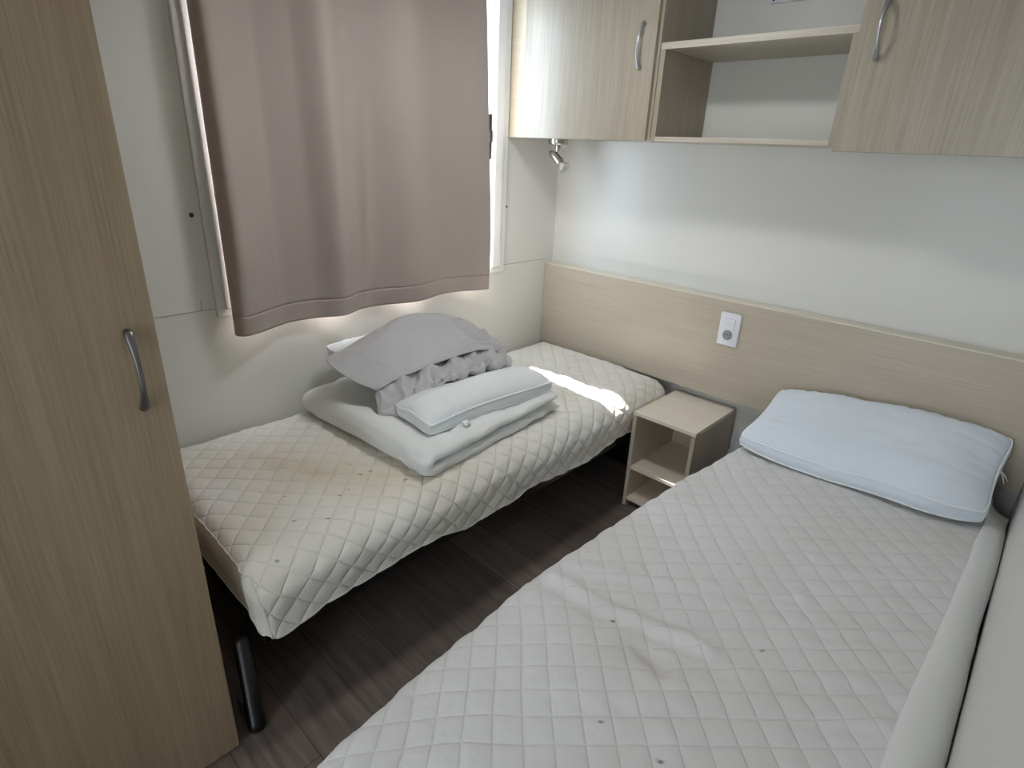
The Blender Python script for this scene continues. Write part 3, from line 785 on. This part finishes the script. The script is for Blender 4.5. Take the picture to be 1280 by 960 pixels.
# ------------------------------------------------------------------ pillows
def pillow(root, w, d, top, bot, gus, warp, m, n=70, pucker=0.004, pinch=0.05, seed=0, piping=0.0034):
    """box pillow with a gusset band. local x in [-w/2, w/2], y in [-d/2, d/2]; warp maps (N,3) local to world"""
    u = np.sin(np.linspace(-1, 1, n) * PI / 2 * 0.999); v = u.copy()
    U, Vv = np.meshgrid(u, v, indexing='ij')
    ex = 1 - pinch * (1 - Vv ** 2) * np.abs(U) ** 3; ey = 1 - pinch * 1.1 * (1 - U ** 2) * np.abs(Vv) ** 3
    # rounded corner
    cr = np.clip((np.abs(U) ** 6 * np.abs(Vv) ** 6), 0, 1) * 0.045
    X = w / 2 * U * ex * (1 - cr); Y = d / 2 * Vv * ey * (1 - cr)
    dome = ((1 - U ** 4) * (1 - Vv ** 4)).clip(0) ** 0.55
    edge = np.exp(-(1 - np.maximum(np.abs(U), np.abs(Vv))) / 0.13)
    al = np.where(np.abs(U) > np.abs(Vv), Y, X)
    pk = pucker * edge * (np.sin(al * 210 + 3 * vnoise(al * 15, 0, 0, seed)) + np.sin(al * 130 + 1.0)) * 0.5 * (1 - edge) * 4 * dome
    wr = 0.006 * fbm(X * 9, Y * 9, 0, seed, 3) * dome + 0.0035 * fbm(X * 38, Y * 12, 0, seed + 40, 2) * dome * (0.35 + edge)
    g2 = gus / 2 * (1 - 0.3 * np.abs(U * Vv) ** 4)
    T = np.stack([X, Y, g2 + top * dome + pk + wr], -1)
    Bt = np.stack([X, Y, -g2 - bot * dome], -1)
    def loop(P): return np.concatenate([P[:-1, 0], P[-1, :-1], P[:0:-1, -1], P[0, :0:-1]])
    lt, lb = loop(T), loop(Bt)
    bm = NB()
    def addgrid(P, flip):
        vs = [[bm.verts.new(tuple(p)) for p in r] for r in warp(P.reshape(-1, 3)).reshape(P.shape)]
        for i in range(n - 1):
            for j in range(n - 1):
                f = (vs[i][j], vs[i + 1][j], vs[i + 1][j + 1], vs[i][j + 1]); bm.faces.new(f[::-1] if flip else f)
    addgrid(T, False); addgrid(Bt, True)
    S = 6
    outw = lt.copy(); outw[:, 2] = 0
    outw /= np.linalg.norm(outw, axis=1, keepdims=True)
    rows = []
    for k in range(S + 1):
        s = k / S
        P = lt * (1 - s) + lb * s + outw * (0.16 * gus * math.sin(PI * s)) + outw * (0.0015 * vnoise(lt[:, 0] * 40, lt[:, 1] * 40, s * 3, seed + 3) * math.sin(PI * s))[:, None]
        rows.append([bm.verts.new(tuple(p)) for p in warp(P)])
    Nn = len(lt)
    for k in range(S):
        for i in range(Nn): bm.faces.new((rows[k][i], rows[k + 1][i], rows[k + 1][(i + 1) % Nn], rows[k][(i + 1) % Nn]))
    bmesh.ops.remove_doubles(bm, verts=bm.verts[:], dist=0.0002)
    obj('cushion', bm, m, root, True)
    for lp in (lt, lb):
        P = warp(lp + outw * 0.001)
        bm = NB(); tube(bm, [tuple(p) for p in P[::2]], piping, 6, closed=True); obj('piping', bm, M['pipe'], root, True)
    return lt, lb

# pillow on the near bed, propped against the headboard
p1 = thing('pillow', (1.67, -0.27, 0.51), 'plump white pillow leaning on the headboard of the near bed', 'pillow')
def warp1(P):
    x, y, z = P[:, 0], P[:, 1], P[:, 2]
    t = (y + 0.20) / 0.40                                     # 0 front, 1 back
    tilt = 0.165 * np.clip(t, 0, 1.1) ** 1.3 * (0.62 + 0.38 * np.clip((x + 0.37) / 0.5, 0, 1))
    X = 1.672 + x + 0.02 * (x < 0) * t * 0
    Y = -0.268 + y + 0.10 * np.clip((x - 0.17) / 0.2, 0, 1) ** 2 * (1 - t) * 0.95 - 0.012 * np.sin((x + 0.37) * 8) * (1 - t) - 0.10 * z * t
    Z = 0.527 + z + tilt + 0.022 * np.clip(-(x + 0.05) / 0.3, 0, 1) * (1 - t) + 0.010 * np.sin((x + 0.1) * 7) * (1 - t)
    return np.stack([X, Y, Z], -1)
pillow(p1, 0.74, 0.37, 0.052, 0.016, 0.046, warp1, M['white_fabric'], seed=2, pucker=0.005)
bm = NB()
tube(bm, [(2.026, -0.160, 0.612), (2.040, -0.172, 0.60), (2.050, -0.182, 0.578)], [0.003, 0.002, 0.0008], 6)
tube(bm, [(2.026, -0.160, 0.612), (2.044, -0.168, 0.603), (2.056, -0.175, 0.588)], [0.003, 0.002, 0.0008], 6)
obj('loose_threads', bm, M['pipe'], p1, True)

# ------------------------------------------------------------------ folded duvet
dv = thing('folded_duvet', (0.38, -1.1, 0.54), 'thick white duvet folded in half at the bottom of the pile on the far bed', 'duvet')
y0, y1 = -1.475, -0.755
T2 = 0.0235                                               # half thickness of one layer
zlo, zhi = 0.566, 0.614
path = []
for t in np.linspace(0, 1, 60): path.append((y1 + (y0 + 0.026 - y1) * t, zlo))
for a in np.linspace(0, PI, 22)[1:-1]: path.append((y0 + 0.026 - 0.026 * math.sin(a), zlo + (zhi - zlo) / 2 * (1 - math.cos(a))))
for t in np.linspace(0, 1, 60): path.append((y0 + 0.026 + (y1 - 0.01 - y0 - 0.035) * t, zhi))
path = np.array(path)
tan = np.gradient(path, axis=0); tan /= np.linalg.norm(tan, axis=1, keepdims=True)
nor = np.stack([-tan[:, 1], tan[:, 0]], -1)
K = 96
th = np.linspace(0, 2 * PI, K, endpoint=False)
hw = 0.345
Vd = np.zeros((K, len(path), 3))
for j in range(len(path)):
    e = min(j, len(path) - 1 - j) / 6.0
    endk = max(0.6, math.sqrt(max(0.0, 1 - (1 - min(e, 1)) ** 2)))
    ct_ = np.sign(np.cos(th)) * np.abs(np.cos(th)) ** 0.22; st_ = np.sign(np.sin(th)) * np.abs(np.sin(th)) ** 0.75
    X = 0.378 + hw * ct_
    off = T2 * endk * st_ * (1.0 + 0.10 * np.sin(X * 9 + j * 0.03))
    yv = path[j, 0] + nor[j, 0] * off; zv = path[j, 1] + nor[j, 1] * off
    yaw = (X - 0.378) * 0.07 * np.clip((0.1 + path[j, 0] * -1 - 0.755) / 0.7, 0, 1)
    Vd[:, j, 0] = X + (path[j, 0] + 1.1) * -0.08 + 0.004; Vd[:, j, 1] = yv + yaw; Vd[:, j, 2] = zv
Vd = np.concatenate([Vd[:, :1] * 0 + Vd[:, :1].mean(0, keepdims=True), Vd, Vd[:, -1:] * 0 + Vd[:, -1:].mean(0, keepdims=True)], 1)
nn = normals_of(Vd, True)
c0 = Vd.mean((0, 1))
x_, y_, z_ = Vd[..., 0], Vd[..., 1], Vd[..., 2]
disp = 0.007 * fbm(x_ * 8, y_ * 8, z_ * 8, 61, 3) + 0.006 * np.abs(vnoise(x_ * 5 + y_ * 16, x_ * 16 - y_ * 3, z_ * 30, 62)) + 0.004 * fbm(x_ * 30, y_ * 12, z_ * 25, 63, 2)
if (nn[..., 2] * (z_ > 0.62)).sum() < 0: nn = -nn
Vd = Vd + nn * disp[..., None]
# the front hangs a little lower
Vd[..., 2] = np.maximum(Vd[..., 2] - 0.012 * np.clip((Vd[..., 0] - 0.5) / 0.25, 0, 1), 0.541)
me, _ = grid_mesh('folded_duvet', Vd, wrap=True)
link('cloth', me, M['duvet'], dv, True)

# ------------------------------------------------------------------ the two pillows of the pile
p2 = thing('pillow', (0.45, -1.09, 0.655), 'white pillow with a care tag lying on the folded duvet, partly under the grey sheet', 'pillow')
def warp2(P):
    x, y, z = P[:, 0], P[:, 1], P[:, 2]                     # local x along the bed, y towards the aisle (negative = aisle)
    X = 0.475 - y; Y = -1.085 + x + 0.5 * np.clip(0.50 - X, 0, 1)
    kz = np.clip((0.57 - X) / 0.13, 0, 1)
    Z = 0.645 + (z + 0.02) * (1 - 0.7 * kz) - 0.018 * np.clip((X - 0.55) / 0.15, 0, 1) ** 2 + 0.005 * np.sin(Y * 9)
    return np.stack([X, Y, Z], -1)
lt, lb = pillow(p2, 0.62, 0.42, 0.046, 0.004, 0.040, warp2, M['white_pile'], seed=5, pucker=0.004)
bm = NB()
tg = np.zeros((5, 2, 3))
for i in range(5):
    s = i / 4
    tg[i, 0] = (0.688 + 0.022 * s, -1.262, 0.650 - 0.014 * s + 0.006 * math.sin(3 * s)); tg[i, 1] = (0.688 + 0.022 * s, -1.238, 0.650 - 0.014 * s + 0.006 * math.sin(3 * s))
me, _ = grid_mesh('care_tag', tg); o = link('care_tag', me, M['tag'], p2, True)
md = o.modifiers.new('thick', 'SOLIDIFY'); md.thickness = 0.0008
bm = NB(); 
for k in range(3): box(bm, (0.6955 + k * 0.004, -1.257, 0.6476 - k * 0.0016), (0.6965 + k * 0.004, -1.245, 0.6486 - k * 0.0016))
obj('print', bm, M['plate_grey'], o)

p3 = thing('pillow', (0.22, -1.1, 0.735), 'white pillow at the back of the bedding pile, mostly hidden by the grey sheet', 'pillow')
def warp3(P):
    x, y, z = P[:, 0], P[:, 1], P[:, 2]
    X = 0.20 - y; Y = -1.085 + x
    Z = 0.745 + z + 0.05 * np.clip((0.20 - X) / 0.13, -1, 1) * 0.5 - 0.035 * np.clip((Y + 1.0) / 0.3, 0, 1)
    return np.stack([X, Y, Z], -1)
pillow(p3, 0.64, 0.27, 0.030, 0.012, 0.03, warp3, M['white_pile'], seed=8, pucker=0.004, n=50)

# ------------------------------------------------------------------ crumpled grey sheet on top of the pile
gs = thing('grey_sheet', (0.3, -1.05, 0.74), 'crumpled grey fitted sheet thrown on top of the bedding pile', 'sheet')
rows = [
    [(0.10, -1.36, 0.775), (0.09, -1.28, 0.785), (0.09, -1.17, 0.80), (0.09, -1.05, 0.815), (0.09, -0.95, 0.81), (0.10, -0.85, 0.78), (0.11, -0.74, 0.715), (0.13, -0.62, 0.655)],
    [(0.20, -1.468, 0.783), (0.19, -1.358, 0.815), (0.18, -1.245, 0.843), (0.19, -1.153, 0.873), (0.20, -1.044, 0.876), (0.20, -0.898, 0.842), (0.20, -0.770, 0.765), (0.20, -0.597, 0.655)],
    [(0.275, -1.470, 0.760), (0.27, -1.395, 0.785), (0.27, -1.30, 0.810), (0.27, -1.185, 0.822), (0.28, -1.03, 0.815), (0.28, -0.88, 0.785), (0.275, -0.77, 0.735), (0.26, -0.63, 0.665)],
    [(0.335, -1.440, 0.730), (0.335, -1.395, 0.738), (0.345, -1.29, 0.755), (0.35, -1.16, 0.772), (0.35, -1.01, 0.772), (0.345, -0.91, 0.765), (0.34, -0.80, 0.725), (0.31, -0.68, 0.672)],
    [(0.385, -1.392, 0.702), (0.388, -1.340, 0.716), (0.390, -1.27, 0.728), (0.390, -1.14, 0.742), (0.390, -0.98, 0.748), (0.385, -0.89, 0.745), (0.375, -0.79, 0.712), (0.335, -0.70, 0.676)],
    [(0.350, -1.380, 0.686), (0.350, -1.330, 0.700), (0.350, -1.26, 0.710), (0.350, -1.13, 0.722), (0.350, -0.98, 0.730), (0.350, -0.89, 0.728), (0.34, -0.80, 0.700), (0.31, -0.71, 0.672)],
    [(0.405, -1.405, 0.672), (0.420, -1.345, 0.690), (0.425, -1.27, 0.705), (0.425, -1.15, 0.714), (0.425, -1.00, 0.722), (0.415, -0.90, 0.720), (0.40, -0.82, 0.702), (0.36, -0.74, 0.676)],
    [(0.425, -1.415, 0.640), (0.465, -1.335, 0.662), (0.475, -1.255, 0.690), (0.470, -1.16, 0.700), (0.465, -1.03, 0.710), (0.460, -0.91, 0.714), (0.45, -0.84, 0.706), (0.41, -0.77, 0.690)],
    [(0.440, -1.420, 0.603), (0.480, -1.345, 0.640), (0.490, -1.262, 0.690), (0.480, -1.18, 0.700), (0.478, -1.04, 0.706), (0.470, -0.90, 0.708), (0.46, -0.85, 0.702), (0.43, -0.80, 0.692)],
    [(0.400, -1.415, 0.610), (0.42, -1.35, 0.650), (0.42, -1.26, 0.70), (0.42, -1.17, 0.70), (0.42, -1.04, 0.70), (0.41, -0.91, 0.70), (0.40, -0.85, 0.695), (0.38, -0.80, 0.690)],
]
NC = 190
RR = np.stack([crom(r, NC) for r in rows])               # rows x NC x 3
NR = 210
Sg = np.zeros((NR, NC, 3))
# parametrise down the rows with equal spacing between control rows so folds stay put
kk = len(rows)
Q = np.concatenate([2 * RR[:1] - RR[1:2], RR, 2 * RR[-1:] - RR[-2:-1]])
for i in range(NR):
    s = i / (NR - 1) * (kk - 1); k0 = min(int(s), kk - 2); t = s - k0
    p0_, p1_, p2_, p3_ = Q[k0:k0 + 4]
    Sg[i] = 0.5 * ((2 * p1_) + (-p0_ + p2_) * t + (2 * p0_ - 5 * p1_ + 4 * p2_ - p3_) * t ** 2 + (-p0_ + 3 * p1_ - 3 * p2_ + p3_) * t ** 3)
nrm = normals_of(Sg)
if nrm[60, NC // 2, 2] < 0: nrm = -nrm
x_, y_, z_ = Sg[..., 0], Sg[..., 1], Sg[..., 2]
ui = np.linspace(0, kk - 1, NR)[:, None]; vi = np.linspace(0, 1, NC)[None, :]
right = np.clip((vi - 0.60) / 0.25, 0, 1)
lower = np.clip((ui - 5.0) / 0.6, 0, 1) * np.clip((9 - ui) / 0.6, 0, 1)
top = np.clip(1 - np.abs(ui - 2.2) / 2.0, 0, 1)
rid = lambda f, sd: 1 - np.abs(vnoise(y_ * f + 0.4 * x_ * f, x_ * f * 0.6, z_ * f * 1.3, sd)) * 2
# broad soft folds on the flap, sharp crumples at the right end and in the bundled lower part
h = 0.007 * fbm(x_ * 6, y_ * 5, 0, 71, 4)
h = h + 0.022 * right * (0.55 * rid(12, 72) + 0.45 * rid(24, 73)) + 0.026 * lower * (0.6 * rid(12, 74) + 0.4 * rid(25, 75)) * np.clip(1.2 - vi * 0.3, 0, 1)
h = h + 0.012 * top * np.exp(-((vi - 0.60 - 0.05 * (ui - 1.5)) / 0.035) ** 2) - 0.010 * top * np.exp(-((vi - 0.66 - 0.05 * (ui - 1.5)) / 0.025) ** 2)
h = h + 0.008 * top * np.exp(-(((vi - 0.75) - 0.07 * (ui - 2)) / 0.02) ** 2) * (ui > 1.2)
h = h + 0.006 * top * rid(8, 76) * np.clip((vi - 0.2) / 0.3, 0, 1)
tri = np.abs(((vi * 6.5 + 0.40 * (ui - 6.5) + 0.25 * vnoise(vi * 5, ui, 0, 78)) % 1.0) - 0.5) * 2
h = h + 0.022 * lower * (tri ** 1.3 - 0.45) * np.clip((vi - 0.05) / 0.1, 0, 1)
for (a0, sl, am) in ((2.0, -2.2, 0.009), (2.7, -0.9, 0.008), (3.2, 0.5, 0.007), (1.5, -3.4, 0.008), (2.4, -1.6, -0.006)):
    d_ = (ui - (a0 + 0.9 + sl * (0.86 - vi) * -1.0 * 0.8)) / 0.16
    h = h + am * np.exp(-d_ ** 2) * np.clip(1 - np.abs(vi - 0.72) / 0.26, 0, 1) * np.clip(top * 2, 0, 1)
endf = np.clip(vi / 0.03, 0, 1) * np.clip((1 - vi) / 0.02, 0, 1)
Sg = Sg + nrm * (h * (0.4 + 0.6 * endf))[..., None]
me, _ = grid_mesh('grey_sheet', Sg)
o = link('cloth', me, M['sheet'], gs, True)
md = o.modifiers.new('thick', 'SOLIDIFY'); md.thickness = 0.0022; md.offset = -1
# the hem that runs along the flap edge
bm = NB(); ri = int(round(4 / (kk - 1) * (NR - 1)))
tube(bm, [tuple(p) for p in Sg[ri, ::3]], 0.0026, 6); obj('hem', bm, M['sheet'], gs, True)

# ------------------------------------------------------------------ ceiling lamp of the room (above the frame)
lamp = thing('ceiling_lamp', (LAMP_X, LAMP_Y, CEIL), 'round white ceiling lamp in the middle of the room', 'lamp')
bm = NB(); lathe(bm, [(0, 0.155), (0.03, 0.155), (0.032, 0.14)], (LAMP_X, LAMP_Y, CEIL), (0, 0, -1), 40); obj('housing', bm, M['pvc'], lamp)
bm = NB(); lathe(bm, [(0.03, 0.142), (0.045, 0.135), (0.055, 0.1), (0.06, 0.0)], (LAMP_X, LAMP_Y, CEIL), (0, 0, -1), 40)
obj('diffuser', bm, emit('lamp_diffuser', (1.0, 0.96, 0.9, 1), 3.0), lamp, True)
ld = bpy.data.lights.new('lamp_light', 'AREA'); ld.shape = 'DISK'; ld.size = 0.2; ld.energy = LAMP_W; ld.color = (0.97, 0.985, 1.0)
lo = bpy.data.objects.new('lamp_light', ld); COL.objects.link(lo); lo.location = (0, 0, -0.065); lo.parent = lamp
